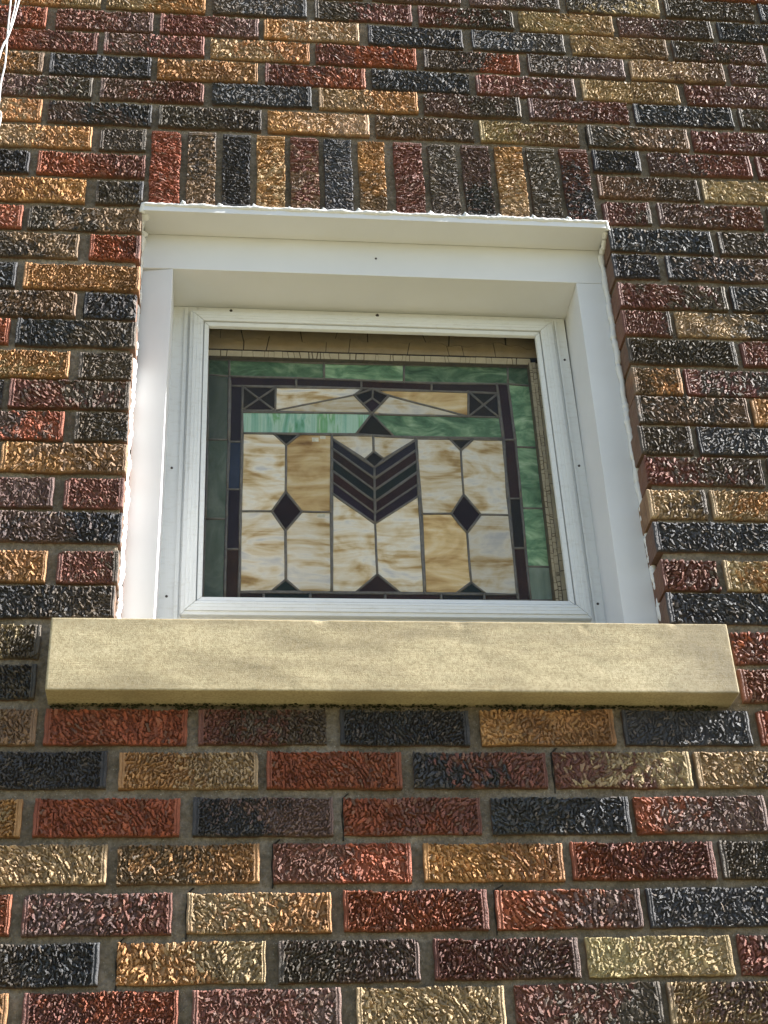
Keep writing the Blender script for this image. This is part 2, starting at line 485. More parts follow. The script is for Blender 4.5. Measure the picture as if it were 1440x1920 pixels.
SOLDIERS = [(-353.6, -298.5, 'R'), (-285.8, -233.3, 'KB'), (-221.1, -169.3, 'D'), (-157.0, -104.5, 'OT'), (-94.1, -40.9, 'MB'), (-30.9, 21.6, 'D'), (34.1, 84.4, 'OB'), (102.4, 156.5, 'M'), (168.6, 221.9, 'K'), (233.1, 286.7, 'PD'), (298.0, 352.3, 'OT'), (361.0, 415.7, 'K'), (426.0, 479.8, 'MD')]
PANES = [
    ('G', 0.45, [(-240.7, -720.8), (-202.0, -721.3), (-201.1, -760.3), (-240.6, -758.2)]),
    ('G', 0.8, [(-202.0, -721.3), (-23.5, -723.2), (-24.3, -760.3), (-201.1, -760.3)]),
    ('G', 1.25, [(-23.5, -723.2), (128.7, -721.5), (126.5, -763.2), (-24.3, -760.3)]),
    ('G', 0.8, [(128.7, -721.5), (328.6, -718.2), (325.3, -760.9), (126.5, -763.2)]),
    ('G', 0.5, [(328.6, -718.2), (371.4, -718.1), (369.3, -763.9), (325.3, -760.9)]),
    ('H', 0.6, [(-240.6, -758.2), (-201.1, -760.3), (-201.2, -905.9), (-238.5, -907.0)]),
    ('H', 0.9, [(-238.5, -907.0), (-201.2, -905.9), (-202.2, -1076.0), (-238.7, -1076.7)]),
    ('H', 0.95, [(-238.7, -1076.7), (-202.2, -1076.0), (-203.1, -1236.5), (-239.8, -1237.0)]),
    ('G', 1.55, [(325.3, -760.9), (369.3, -763.9), (369.1, -907.7), (327.5, -907.0)]),
    ('G', 1.35, [(327.5, -907.0), (369.1, -907.7), (366.1, -1042.1), (326.0, -1042.4)]),
    ('G', 1.5, [(326.0, -1042.4), (366.1, -1042.1), (363.8, -1164.6), (322.9, -1164.2)]),
    ('H', 1.7, [(322.9, -1164.2), (363.8, -1164.6), (363.1, -1232.3), (322.7, -1232.8)]),
    ('V', 0, [(-201.1, -760.3), (-76.5, -760.1), (-76.7, -779.6), (-198.8, -782.5)]),
    ('V', 0, [(-76.5, -760.1), (45.8, -762.2), (45.1, -780.5), (-76.7, -779.6)]),
    ('N', 0, [(45.8, -762.2), (178.8, -764.0), (177.6, -782.4), (45.1, -780.5)]),
    ('V', 0, [(178.8, -764.0), (304.2, -761.0), (304.3, -783.9), (177.6, -782.4)]),
    ('I', 0, [(-198.8, -782.5), (-176.2, -782.4), (-177.1, -909.6), (-199.2, -910.3)]),
    ('L', 0, [(-199.2, -910.3), (-177.1, -909.6), (-177.7, -1013.3), (-201.2, -1013.9)]),
    ('I', 0, [(-201.2, -1013.9), (-177.7, -1013.3), (-178.5, -1137.9), (-202.7, -1138.3)]),
    ('N', 0, [(-202.7, -1138.3), (-178.5, -1137.9), (-179.4, -1237.3), (-203.1, -1237.6)]),
    ('V', 0, [(304.2, -761.0), (325.3, -760.9), (328.0, -891.2), (306.4, -891.9)]),
    ('N', 0, [(306.4, -891.9), (328.0, -891.2), (325.6, -1021.7), (301.1, -1022.2)]),
    ('K', 0, [(301.1, -1022.2), (325.6, -1021.7), (323.7, -1126.8), (301.6, -1127.2)]),
    ('N', 0, [(301.6, -1127.2), (323.7, -1126.8), (322.7, -1232.8), (300.2, -1233.1)]),
    ('K', 0, [(-176.2, -783.6), (-114.9, -783.4), (-146.0, -810.9)]),
    ('K', 0, [(-114.9, -783.4), (-116.1, -837.3), (-146.0, -810.9)]),
    ('K', 0, [(-116.1, -837.3), (-176.7, -838.6), (-146.0, -810.9)]),
    ('K', 0, [(-176.7, -838.6), (-176.2, -783.6), (-146.0, -810.9)]),
    ('K', 0, [(247.8, -782.0), (304.3, -783.9), (274.5, -811.8)]),
    ('K', 0, [(304.3, -783.9), (302.9, -840.4), (274.5, -811.8)]),
    ('K', 0, [(302.9, -840.4), (243.3, -840.3), (274.5, -811.8)]),
    ('K', 0, [(243.3, -840.3), (247.8, -782.0), (274.5, -811.8)]),
    ('K', 0, [(31.0, -796.7), (66.7, -781.1), (64.8, -803.1), (47.3, -817.3)]),
    ('K', 0, [(66.7, -781.1), (96.2, -795.8), (80.2, -816.9), (64.8, -803.1)]),
    ('V', 0, [(47.3, -817.3), (64.8, -803.1), (80.2, -816.9), (62.4, -839.1)]),
    ('A', 1.0, [(-114.9, -783.4), (47.6, -780.5), (31.0, -796.7), (-116.1, -837.3)]),
    ('A', 0.85, [(-116.1, -837.3), (31.0, -796.7), (47.3, -817.3), (62.4, -839.1), (-116.1, -839.1)]),
    ('O', 1.0, [(83.7, -783.7), (247.8, -782.0), (243.3, -840.3), (96.2, -795.8), (66.7, -781.1)]),
    ('A', 0.8, [(96.2, -795.8), (243.3, -840.3), (76.2, -840.5), (62.4, -839.1), (80.2, -816.9)]),
    ('M', 1.35, [(-176.7, -842.9), (54.4, -838.8), (62.4, -839.1), (31.5, -886.4), (-175.3, -890.5)]),
    ('G', 1.0, [(62.4, -839.1), (76.2, -840.5), (302.9, -840.4), (304.7, -888.3), (101.7, -889.8)]),
    ('K', 0, [(62.4, -839.1), (101.7, -889.8), (31.5, -886.4)]),
    ('K', 0, [(-118.9, -890.1), (-71.7, -889.9), (-96.7, -915.1)]),
    ('A', 1.05, [(-175.3, -890.5), (-118.9, -890.1), (-96.7, -915.1), (-98.2, -1016.4), (-122.9, -1058.7), (-177.4, -1059.9)]),
    ('O', 0.95, [(-71.7, -889.9), (-13.5, -889.5), (-19.2, -1058.4), (-70.4, -1058.2), (-98.2, -1016.4), (-96.7, -915.1)]),
    ('X', 0, [(-98.2, -1016.4), (-70.4, -1058.2), (-99.3, -1098.8), (-122.9, -1058.7)]),
    ('A', 0.95, [(-177.4, -1059.9), (-122.9, -1058.7), (-99.3, -1098.8), (-99.6, -1197.0), (-124.5, -1220.9), (-178.2, -1222.7)]),
    ('A', 0.95, [(-70.4, -1058.2), (-19.2, -1058.4), (-21.4, -1221.6), (-75.1, -1221.3), (-99.6, -1197.0), (-99.3, -1098.8)]),
    ('T', 0, [(-99.6, -1197.0), (-75.1, -1221.3), (-124.5, -1220.9)]),
    ('K', 0, [(205.1, -892.9), (248.7, -892.3), (223.6, -917.7)]),
    ('A', 0.9, [(141.5, -893.5), (205.1, -892.9), (223.6, -917.7), (221.6, -1015.4), (196.3, -1057.1), (143.3, -1058.8)]),
    ('A', 1.0, [(248.7, -892.3), (304.4, -891.9), (303.2, -1057.7), (249.4, -1057.7), (221.6, -1015.4), (223.6, -917.7)]),
    ('X', 0, [(221.6, -1015.4), (249.4, -1057.7), (221.7, -1097.0), (196.3, -1057.1)]),
    ('O', 1.1, [(143.3, -1058.8), (196.3, -1057.1), (221.7, -1097.0), (221.3, -1198.1), (194.6, -1220.3), (139.4, -1220.5)]),
    ('A', 0.85, [(249.4, -1057.7), (303.2, -1057.7), (299.9, -1222.0), (245.9, -1220.6), (221.3, -1198.1), (221.7, -1097.0)]),
    ('T', 0, [(221.3, -1198.1), (245.9, -1220.6), (194.6, -1220.3)]),
    ('I', 0, [(-12.9, -897.7), (62.4, -960.5), (61.6, -984.4), (-13.4, -920.0)]),
    ('I', 0, [(143.0, -894.7), (142.4, -918.1), (61.6, -984.4), (62.4, -960.5)]),
    ('N', 0, [(-13.4, -920.0), (61.6, -984.4), (60.9, -1009.3), (-14.0, -942.5)]),
    ('N', 0, [(142.4, -918.1), (141.8, -943.1), (60.9, -1009.3), (61.6, -984.4)]),
    ('T', 0, [(-14.0, -942.5), (60.9, -1009.3), (60.2, -1034.2), (-14.6, -968.3)]),
    ('T', 0, [(141.8, -943.1), (141.2, -967.9), (60.2, -1034.2), (60.9, -1009.3)]),
    ('R', 0, [(-14.6, -968.3), (60.2, -1034.2), (59.4, -1058.9), (-15.3, -993.8)]),
    ('R', 0, [(141.2, -967.9), (140.4, -994.7), (59.4, -1058.9), (60.2, -1034.2)]),
    ('I', 0, [(-15.3, -993.8), (59.4, -1058.9), (58.7, -1080.7), (-15.9, -1017.9)]),
    ('I', 0, [(140.4, -994.7), (139.7, -1020.1), (58.7, -1080.7), (59.4, -1058.9)]),
    ('K', 0, [(62.5, -924.4), (80.8, -940.6), (62.4, -960.5), (45.2, -942.5)]),
    ('A', 0.9, [(-12.7, -890.6), (63.1, -889.4), (62.5, -924.4), (45.2, -942.5), (-12.9, -897.7)]),
    ('A', 0.9, [(63.1, -889.4), (141.6, -892.3), (143.0, -894.7), (80.8, -940.6), (62.5, -924.4)]),
    ('A', 1.1, [(-15.9, -1017.9), (58.7, -1080.7), (58.4, -1184.5), (19.3, -1221.1), (-21.4, -1221.6)]),
    ('A', 1.0, [(58.7, -1080.7), (139.7, -1020.1), (138.5, -1220.5), (96.0, -1220.5), (58.4, -1184.5)]),
    ('R', 0, [(58.4, -1184.5), (96.0, -1220.5), (19.3, -1221.1)]),
    ('N', 0, [(-179.5, -1223.7), (-137.6, -1223.6), (-137.1, -1238.8), (-179.4, -1239.3)]),
    ('T', 0, [(-137.6, -1223.6), (-58.3, -1223.2), (-58.0, -1237.8), (-137.6, -1238.8)]),
    ('N', 0, [(-58.3, -1223.2), (69.7, -1222.7), (69.7, -1236.1), (-58.6, -1237.8)]),
    ('R', 0, [(69.7, -1222.7), (167.0, -1222.2), (166.8, -1234.9), (69.1, -1236.1)]),
    ('K', 0, [(167.0, -1222.2), (242.4, -1221.9), (242.0, -1233.9), (166.2, -1234.9)]),
    ('N', 0, [(242.4, -1221.9), (301.3, -1221.7), (300.8, -1233.1), (241.4, -1233.9)]),
]


OX0, OX1, OZ0, OZ1 = -370.0, 500.0, -1412.0, -545.0      # opening in the wall
WX0, WX1, WZ0, WZ1 = -1750.0, 2000.0, -ZO * 1000 - 20, 900.0

# mortar bed: a slightly wavy recessed face, thick enough to close the joints on the window's returns
def mortar_face(x0, x1, z0, z1, step):
    nx = max(1, int((x1 - x0) / step)); nz = max(1, int((z1 - z0) / step))
    xs = np.linspace(x0, x1, nx + 1); zs = np.linspace(z0, z1, nz + 1)
    X, Z = np.meshgrid(xs, zs)
    Y = 9.3 + 1.3 * np.sin(X * 0.021 + Z * 0.037) * np.sin(Z * 0.029 - X * 0.013) + (rng.random(X.shape) - .5) * 1.6
    v = np.stack([X, Y, Z], -1).reshape(-1, 3)
    i = np.arange(nx * nz); r = i // nx; c = i % nx; a = r * (nx + 1) + c
    f = np.stack([a, a + 1, a + nx + 2, a + nx + 1], -1)
    # skirt going back so that the block is closed towards the opening
    n0 = len(v)
    ring = [(x0, 112, z0), (x1, 112, z0), (x1, 112, z1), (x0, 112, z1)]
    fl = f.tolist()
    b = list(range(0, nx + 1)); rr = [k * (nx + 1) + nx for k in range(nz + 1)]
    tt = [nz * (nx + 1) + k for k in range(nx, -1, -1)]; ll = [k * (nx + 1) for k in range(nz, -1, -1)]
    fl.append(tuple(b[::-1]) + (n0, n0 + 1)); fl.append(tuple(rr[::-1]) + (n0 + 1, n0 + 2))
    fl.append(tuple(tt[::-1]) + (n0 + 2, n0 + 3)); fl.append(tuple(ll[::-1]) + (n0 + 3, n0))
    return v.tolist() + ring, fl

g = Geo()
g.add(*mortar_face(-760, OX0, OZ0, OZ1, 6))
g.add(*mortar_face(OX1, 1000, OZ0, OZ1, 6))
g.add(*mortar_face(-760, 1000, OZ1, 140, 6))
g.add(*mortar_face(-760, 1000, -2120, OZ0, 6))
g.add(*mortar_face(WX0, -760, WZ0, WZ1, 200))
g.add(*mortar_face(1000, WX1, WZ0, WZ1, 200))
g.add(*mortar_face(-760, 1000, 140, WZ1, 200))
g.add(*mortar_face(-760, 1000, WZ0, -2120, 200))
mo = make('mortar', g.v, g.f, M_MORTAR, wall)
g = Geo()
g.add(*boxgeo(WX0, -372, 114, 330, WZ0, WZ1)); g.add(*boxgeo(502, WX1, 114, 330, WZ0, WZ1))
g.add(*boxgeo(-372, 502, 114, 330, -540, WZ1)); g.add(*boxgeo(-372, 502, 114, 330, WZ0, -1540))
g.add(*boxgeo(-372, 502, 290, 330, -1540, -540))
make('light_block_core', g.v, g.f, M_LIGHTBLOCK, wall)  # unseen mass added behind wall and glass to block light from behind

TONE = {'D': (0.052, 0.056, 0.068), 'K': (0.105, 0.084, 0.066), 'P': (0.20, 0.122, 0.11), 'M': (0.215, 0.078, 0.06),
        'R': (0.36, 0.1, 0.048), 'O': (0.53, 0.285, 0.125), 'T': (0.55, 0.395, 0.235), 'B': (0.26, 0.165, 0.105), 'Y': (0.6, 0.47, 0.265)}
DEPTH = 88.0


def rug(L, H, seed, step=1.15):
    """height field of a rug-faced brick: overlapping torn clay chips between two smooth end bands"""
    r = np.random.default_rng(seed)
    nx, nz = int(round(L / step)), int(round(H / step))
    xs = np.linspace(0, L, nx + 1); zs = np.linspace(0, H, nz + 1)
    X, Z = np.meshgrid(xs, zs)
    h = -5.4 + 1.6 * r.random(X.shape)
    cid = 0.35 + 0.3 * r.random(X.shape)
    bandl = r.uniform(5, 9) if r.random() < .85 else 0
    bandr = r.uniform(5, 9) if r.random() < .85 else 0
    ph = r.uniform(0, 6.28, 3)
    spread = r.uniform(0.22, 0.7)
    taken = np.zeros(X.shape, bool)

    def vnoise(cell):
        gx, gz = int(L / cell) + 3, int(H / cell) + 3
        G = r.normal(0, 1, (gz, gx))
        fx, fz = X / cell, Z / cell
        ix, iz = fx.astype(int), fz.astype(int)
        tx, tz = fx - ix, fz - iz
        return (G[iz, ix] * (1 - tx) + G[iz, ix + 1] * tx) * (1 - tz) + (G[iz + 1, ix] * (1 - tx) + G[iz + 1, ix + 1] * tx) * tz
    WX_, WZ_ = 0.35 * vnoise(2.0), 0.4 * vnoise(2.2)
    lean, calm, size = r.normal(0, 0.3), r.uniform(0.5, 1.15), r.uniform(0.72, 1.25)
    # torn clay strips packed side by side, large ones first, with open cracks between them
    for amin, amax, bmin, bmax, tries, tol in ((3.2, 7.0, 1.3, 2.5, int(L * H / 6), 0.2), (2.2, 4.2, 1.1, 1.9, int(L * H / 6), 0.22), (1.5, 3.0, 1.0, 1.6, int(L * H / 6), 0.3)):
        for _ in range(tries):
            cx, cz = r.uniform(-1, L + 1), r.uniform(-1, H + 1)
            ki, ii = min(nz, max(0, int(round(cz / step)))), min(nx, max(0, int(round(cx / step))))
            if taken[ki, ii]:
                continue
            an = 0.45 * math.sin(cx * 0.035 + ph[0]) + 0.35 * math.sin(cz * 0.09 + cx * 0.02 + ph[1]) + lean + r.normal(0, spread)
            a = size * r.uniform(amin, amax); b = size * r.uniform(bmin, bmax)
            c, s = math.cos(an), math.sin(an)
            i0, i1 = max(0, int((cx - a) / step)), min(nx, int((cx + a) / step) + 1)
            k0, k1 = max(0, int((cz - a) / step)), min(nz, int((cz + a) / step) + 1)
            if i1 <= i0 or k1 <= k0:
                continue
            dx = (X + WX_)[k0:k1 + 1, i0:i1 + 1] - cx; dz = (Z + WZ_)[k0:k1 + 1, i0:i1 + 1] - cz
            u = dx * s + dz * c; w = dx * c - dz * s
            sk, tp = r.uniform(-1.1, 1.1), r.uniform(-0.45, 0.45)
            wid = b * np.clip(1 + tp * u / a, 0.4, 1.6)
            q = np.maximum(np.abs(u + sk * w) / a, np.abs(w) / wid) ** 4 + 0.3 * (r.random(u.shape) - .5)
            ins = q < 1.0
            tk = taken[k0:k1 + 1, i0:i1 + 1]
            if not ins.any() or tk[ins].mean() > tol:
                continue
            ins &= ~tk
            val = r.normal(-0.2, 1.05) + r.normal(0, 0.18) * u + r.normal(0, 0.5) * w - 0.4 * q
            h[k0:k1 + 1, i0:i1 + 1][ins] = val[ins]
            cid[k0:k1 + 1, i0:i1 + 1][ins] = r.random()
            tk |= np.maximum(np.abs(u + sk * w) / (a + 0.35), np.abs(w) / (wid + 0.35)) < 1.0
    h += 0.16 * r.normal(size=h.shape) + 0.42 * vnoise(2.3) + 0.35 * vnoise(4.2)
    h = np.clip(h * calm, -5.6, 2.4)
    # smooth end bands with a scored line
    for bw, dist in ((bandl, X), (bandr, L - X)):
        if bw:
            wob = bw + 0.25 * np.sin(Z * 0.5 + ph[2])
            inb = dist < wob
            band = 0.9 + 0.15 * np.sin(Z * 0.2 + ph[0]) + 0.12 * r.normal(size=X.shape)
            band = np.where(np.abs(dist - bw * 0.62) < 0.8, band - 1.2, band)
            h = np.where(inb, np.maximum(band, h * 0.15 + band * 0.85), h)
            cid = np.where(inb, 0.75, cid)
    # worn arrises
    e = np.minimum(np.minimum(X, L - X), np.minimum(Z, H - Z))
    wear = 1.2 + 0.8 * np.sin(X * 0.11 + ph[1]) + 0.5 * r.random(X.shape)
    h = h - np.clip(wear - e, 0, 3) * 0.9
    # a chipped corner now and then
    if r.random() < 0.45:
        ccx = 0 if r.random() < .5 else L; ccz = 0 if r.random() < .5 else H
        dd = np.hypot(X - ccx, Z - ccz)
        h = h - np.clip(r.uniform(5, 10) + r.normal(0, 1, X.shape) - dd, 0, 9) * 0.9
    # outline wobble
    jx = 0.5 * np.sin(Z * 0.16 + ph[2]) + 0.15 * np.sin(Z * 0.5 + ph[0]); jz = 0.7 * np.sin(X * 0.05 + ph[0]) + 0.45 * np.sin(X * 0.21 + ph[1])
    Xo = X + jx * np.where(e < 4, 1, 0.5); Zo = Z + jz
    return X, Z, Xo, Zo, h, cid, nx, nz


def brick_mesh(L, H, seed, step=1.15):
    X, Z, Xo, Zo, h, cid, nx, nz = rug(L, H, seed, step)
    v = np.stack([Xo, -h, Zo], -1).reshape(-1, 3)
    cols = cid.reshape(-1).tolist()
    i = np.arange(nx * nz); rr = i // nx; c = i % nx; a = rr * (nx + 1) + c
    f = np.stack([a, a + 1, a + nx + 2, a + nx + 1], -1).tolist()
    n0 = len(v)
    b = list(range(nx + 1)); rt = [k * (nx + 1) + nx for k in range(nz + 1)]
    tp = [nz * (nx + 1) + k for k in range(nx, -1, -1)]; lf = [k * (nx + 1) for k in range(nz, -1, -1)]
    back = [(0, DEPTH, 0), (L, DEPTH, 0), (L, DEPTH, H), (0, DEPTH, H)]
    f.append(tuple(b[::-1]) + (n0, n0 + 1)); f.append(tuple(rt[::-1]) + (n0 + 1, n0 + 2))
    f.append(tuple(tp[::-1]) + (n0 + 2, n0 + 3)); f.append(tuple(lf[::-1]) + (n0 + 3, n0)); f.append((n0, n0 + 1, n0 + 2, n0 + 3)[::-1])
    me = bpy.data.meshes.new('brick')
    me.from_pydata((np.array(v.tolist() + back) * MM).tolist(), [], f)
    at = me.attributes.new('chip', 'FLOAT', 'POINT')
    at.data.foreach_set('value', cols + [0.6] * 4)
    me.materials.append(M_BRICK)
    me.update()
    return me


BL, BH, HL = 196.0, 55.0, 89.0
FULL = [brick_mesh(BL, BH, 100 + k) for k in range(22)]
HALF = [brick_mesh(HL, BH, 300 + k) for k in range(7)]


def tones(code):
    def j(c):
        q = random.uniform(0.85, 1.15)
        lum = 0.0
        return tuple(min(1.0, max(0.005, (x * 0.97 + lum) * q * random.uniform(.95, 1.05))) for x in c)
    a = TONE[code[0]]
    q2 = random.choice((0.8, 0.92, 1.12))
    b = TONE[code[1]] if len(code) > 1 else tuple(x * q2 for x in a)
    return j(a), j(b)


last = [None, None]
def lay_brick(x0, x1, z0, code, upright=False, top=None):
    global last
    a, b = tones(code)
    L = (top - z0) if upright else (x1 - x0)
    pool = FULL if L > 130 else HALF
    me = random.choice(pool)
    while me in last:
        me = random.choice(pool)
    last = [last[1], me]
    base = BL if L > 130 else HL
    o = bpy.data.objects.new('brick', me)
    yo = random.uniform(-0.9, 0.9)
    if upright:
        # stood on end: local x runs down the wall
        o.rotation_euler = (0, math.radians(90), 0)
        o.location = V(x0, yo, top)
        o.scale = (L / base, 1, (x1 - x0) / BH)
    else:
        o.location = V(x0, yo, z0)
        o.scale = ((x1 - x0) / base, 1, random.uniform(0.985, 1.015))
        o.rotation_euler = (0, math.radians(random.uniform(-0.25, 0.25)), 0)
    o['tone_a'] = [float(x) for x in a]
    o['tone_b'] = [float(x) for x in b]
    o.color = (*a, 1)
    o.parent = wall
    COL.objects.link(o)


placed = 0
rowz = {}
for k, zb, row in ROWS:
    rowz[k] = zb
    for x0, x1, code in row:
        lay_brick(x0, x1, zb, code)
        placed += 1
for i, (x0, x1, code) in enumerate(SOLDIERS):
    lay_brick(x0, x1, -540.0 + random.uniform(-1, 1), code, True, -349.0 + random.uniform(-1.5, 1.5))
    placed += 1

# the same bond carried on past what the photograph shows
extra = []
CODES = ['D', 'K', 'PK', 'M', 'MR', 'R', 'O', 'TO', 'T', 'KB', 'DK', 'MP', 'BK', 'PM', 'OT', 'RM']
have = {k: row for k, zb, row in ROWS}
for k in range(-12, 61):
    zb = rowz.get(k, -66.7 * k)
    if zb < -ZO * 1000 or zb > WZ1 - 70:
        continue
    if k in have:
        xl = min(r_[0] for r_ in have[k]); xr = max(r_[1] for r_ in have[k])
    else:
        xl = xr = -470.0 + (105 if k % 2 else 0)
        xl += 11
    x = xl - 11
    while x > WX0 + 200:
        extra.append((x - 196, x, zb)); x -= 209
    x = xr + 11
    while x < WX1 - 200:
        extra.append((x, x + 196, zb)); x += 209
def outside(e):
    cx, cz = (e[0] + e[1]) / 2, e[2] + 27
    dx = max(-560 - cx, cx - 800, 0); dz = max(-2010 - cz, cz - 60, 0)
    return math.hypot(dx, dz)
extra.sort(key=outside)
for x0, x1, zb in extra[:298 - placed]:
    lay_brick(x0, x1, zb, random.choice(CODES))
g = Geo(); gt = []
far_h = [rug(196.0, 55.0, 500 + k, 8.0) for k in range(6)]
for x0, x1, zb in extra[298 - placed:]:
    X, Z, Xo, Zo, h, cid, nx, nz = random.choice(far_h)
    vv = np.stack([Xo + x0, -h * 0.8, Zo + zb], -1).reshape(-1, 3).tolist()
    i = np.arange(nx * nz); rr = i // nx; c = i % nx; a = rr * (nx + 1) + c
    ff = np.stack([a, a + 1, a + nx + 2, a + nx + 1], -1).tolist()
    n0 = len(vv)
    vv += [(x0, 12, zb), (x0 + 196, 12, zb), (x0 + 196, 12, zb + 55), (x0, 12, zb + 55)]
    b = list(range(nx + 1)); rt = [q * (nx + 1) + nx for q in range(nz + 1)]
    tp = [nz * (nx + 1) + q for q in range(nx, -1, -1)]; lf = [q * (nx + 1) for q in range(nz, -1, -1)]
    ff.append(tuple(b[::-1]) + (n0, n0 + 1)); ff.append(tuple(rt[::-1]) + (n0 + 1, n0 + 2)); ff.append(tuple(tp[::-1]) + (n0 + 2, n0 + 3)); ff.append(tuple(lf[::-1]) + (n0 + 3, n0))
    g.add(vv, ff)
    ta = tones(random.choice(CODES))[0]
    gt += [(*ta, 1.0)] * len(vv)
me = bpy.data.meshes.new('outer_bricks')
me.from_pydata([V(*v) for v in g.v], [], g.f)
at = me.color_attributes.new('tone', 'FLOAT_COLOR', 'POINT')
at.data.foreach_set('color', [x for c_ in gt for x in c_])
me.materials.append(M_FAR)
fb = bpy.data.objects.new('outer_bricks', me)
fb['kind'] = 'stuff'
fb.parent = wall
COL.objects.link(fb)

# near-black strips stand in for dark gaps where mortar has shrunk from a brick
M_GAP = mat_plain('crack_dark', (0.02, 0.017, 0.013), 0.95)
for ki, xi in ((28, 2), (29, 1), (27, 2), (26, 3), (28, 4), (25, 4), (5, 6), (12, 1)):
    row = have.get(ki, [])
    if xi < len(row):
        cx = row[xi][0] - random.uniform(0.5, 1.5); cz = rowz[ki]
        P = [(cx + 0.8 * math.sin(q * .9), 8.2, cz - 6 + q * 6.2) for q in range(11)]
        P += [(cx + random.uniform(8, 16), 8.2, cz + 64)]
        v, f = tube(P, [0.7 + 0.7 * random.random() for _ in P], 6, 1.8)
        make('mortar_crack', v, f, M_GAP, wall)

# mossy grime on the bed joint, near-black to deepen the sill's shadow zone
g = Geo()
for _ in range(1500):
    x = random.uniform(-450, 540)
    dens = 0.5 + 0.5 * math.sin(x * 0.021 + 1) * math.sin(x * 0.047)
    if random.random() > 0.25 + 0.75 * dens:
        continue
    s = random.uniform(0.5, 1.7)
    z = -1533.5 - abs(random.gauss(0, 1.5 + 5.0 * dens)); y = random.uniform(0.5, 8) if z > -1542 else random.uniform(-1.5, 4)
    vv = []
    for q in range(8):
        vv.append((x + s * 1.5 * random.uniform(.5, 1) * (1 if q & 1 else -1), y + s * .5 * (1 if q & 2 else -1), z + s * .7 * random.uniform(.5, 1) * (1 if q & 4 else -1)))
    g.add(vv, [(0, 1, 3, 2), (4, 6, 7, 5), (0, 4, 5, 1), (1, 5, 7, 3), (3, 7, 6, 2), (2, 6, 4, 0)])
ms = make('moss_shade', g.v, g.f, M_MOSS_SHADE, wall)
ms['kind'] = 'stuff'

# ------------------------------------------------------------------ stone sill
sill = thing('stone_sill', 'long buff sandstone sill projecting under the white window frame', 'sill', V(54, 0, -1533))
nx, nz, ny = 240, 30, 50
def sill_face(P, nu, nv, amp):
    v, f = [], []
    for b in range(nv + 1):
        for a in range(nu + 1):
            p = P(a / nu, b / nv)
            v.append(p)
    for b in range(nv):
        for a in range(nu):
            q = b * (nu + 1) + a
            f.append((q, q + 1, q + nu + 2, q + nu + 1))
    return v, f
bm = bmesh.new()
v, f = boxgeo(-455, 563, -40, 172, -1533, -1416)
v = [(x, y, (z + (26 if y > 0 else 0)) if z > -1500 else z) for x, y, z in v]
vs = [bm.verts.new(p) for p in v]
for q in f:
    bm.faces.new([vs[i] for i in q])
bmesh.ops.recalc_face_normals(bm, faces=bm.faces[:])
bmesh.ops.bevel(bm, geom=bm.edges[:], offset=1.7, segments=2, profile=0.6, affect='EDGES')
for axis, lo, hi, n in ((0, -455, 563, 260), (2, -1533, -1390, 34), (1, -40, 172, 10)):
    for k in range(1, n):
        co = [0, 0, 0]; co[axis] = lo + (hi - lo) * k / n
        no = [0, 0, 0]; no[axis] = 1
        bmesh.ops.bisect_plane(bm, geom=bm.verts[:] + bm.edges[:] + bm.faces[:], plane_co=co, plane_no=no, dist=1e-4)
from mathutils import noise as mnoise
CHIPS = [(150, -1419, 16, 1.4), (338, -1424, 9, 1.2), (346, -1432, 6, 1.0), (-60, -1416, 14, 2.2), (480, -1417, 9, 2.0)]
for vert in bm.verts:
    p = vert.co
    n = mnoise.noise(Vector((p.x * .02, p.y * .02, p.z * .05))) * 0.8 + mnoise.noise(Vector((p.x * .07, p.y * .1, p.z * .1))) * 0.35
    d = 0
    for cx, cz, rr, dp in CHIPS:
        q = math.hypot((p.x - cx) / rr, (p.z - cz) / (rr * .6))
        if q < 1:
            d = max(d, dp * (1 - q))
    if p.y < -36:
        p.y += d + n * 0.5
    if p.z < -1529:
        p.z += n * 0.9
me = bpy.data.meshes.new('stone')
for vert in bm.verts:
    vert.co = Vector(V(*vert.co)) - sill.location
bm.to_mesh(me); bm.free()
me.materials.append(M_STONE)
me.polygons.foreach_set('use_smooth', [True] * len(me.polygons))
so = bpy.data.objects.new('sill_stone', me)
so.parent = sill
COL.objects.link(so)

# ------------------------------------------------------------------ white casing of the opening
cas = thing('white_trim', 'smooth white casing lining the brick opening around the stained glass window', 'trim', V(65, 60, -1400))
def wave(n, a, s):
    return [a * math.sin(i * s + a) for i in range(n)]
# lintel cover: thin lip on the wall face, flat underside
v = [(-361, -4, -546), (-361, -4, -558.3), (-361, 57, -558.3), (-361, 57, -546), (492, -4, -546), (492, -4, -558.3), (492, 57, -558.3), (492, 57, -546)]
make('lintel_cover', v, [(0, 1, 2, 3), (4, 7, 6, 5), (0, 4, 5, 1), (1, 5, 6, 2), (2, 6, 7, 3), (3, 7, 4, 0)], M_VINYL, cas, bevel=1.0)
box('head_casing', -362.5, 496, 58, 167, -640, -546, M_VINYL, cas, bevel=1.2)
def jamb(name, xo, xi_top, xi_bot, zt, zb):
    yo = 65.0 if xo < 0 else 58          # left face given an added tilt away from the sun to dim it
    v = [(xo, yo, zb), (xi_bot, 58, zb), (xi_bot, 167, zb), (xo, 167, zb), (xo, yo, zt), (xi_top, 58, zt), (xi_top, 167, zt), (xo, 167, zt)]
    f = [(0, 3, 2, 1), (4, 5, 6, 7), (0, 1, 5, 4), (1, 2, 6, 5), (2, 3, 7, 6), (3, 0, 4, 7)]
    return make(name, v, f, M_VINYL, cas, bevel=1.2)
jamb('jamb_casing', -362.5, -306, -311.5, -640.9, -1392)
jamb('jamb_casing', 496, 439, 433, -640.9, -1392)
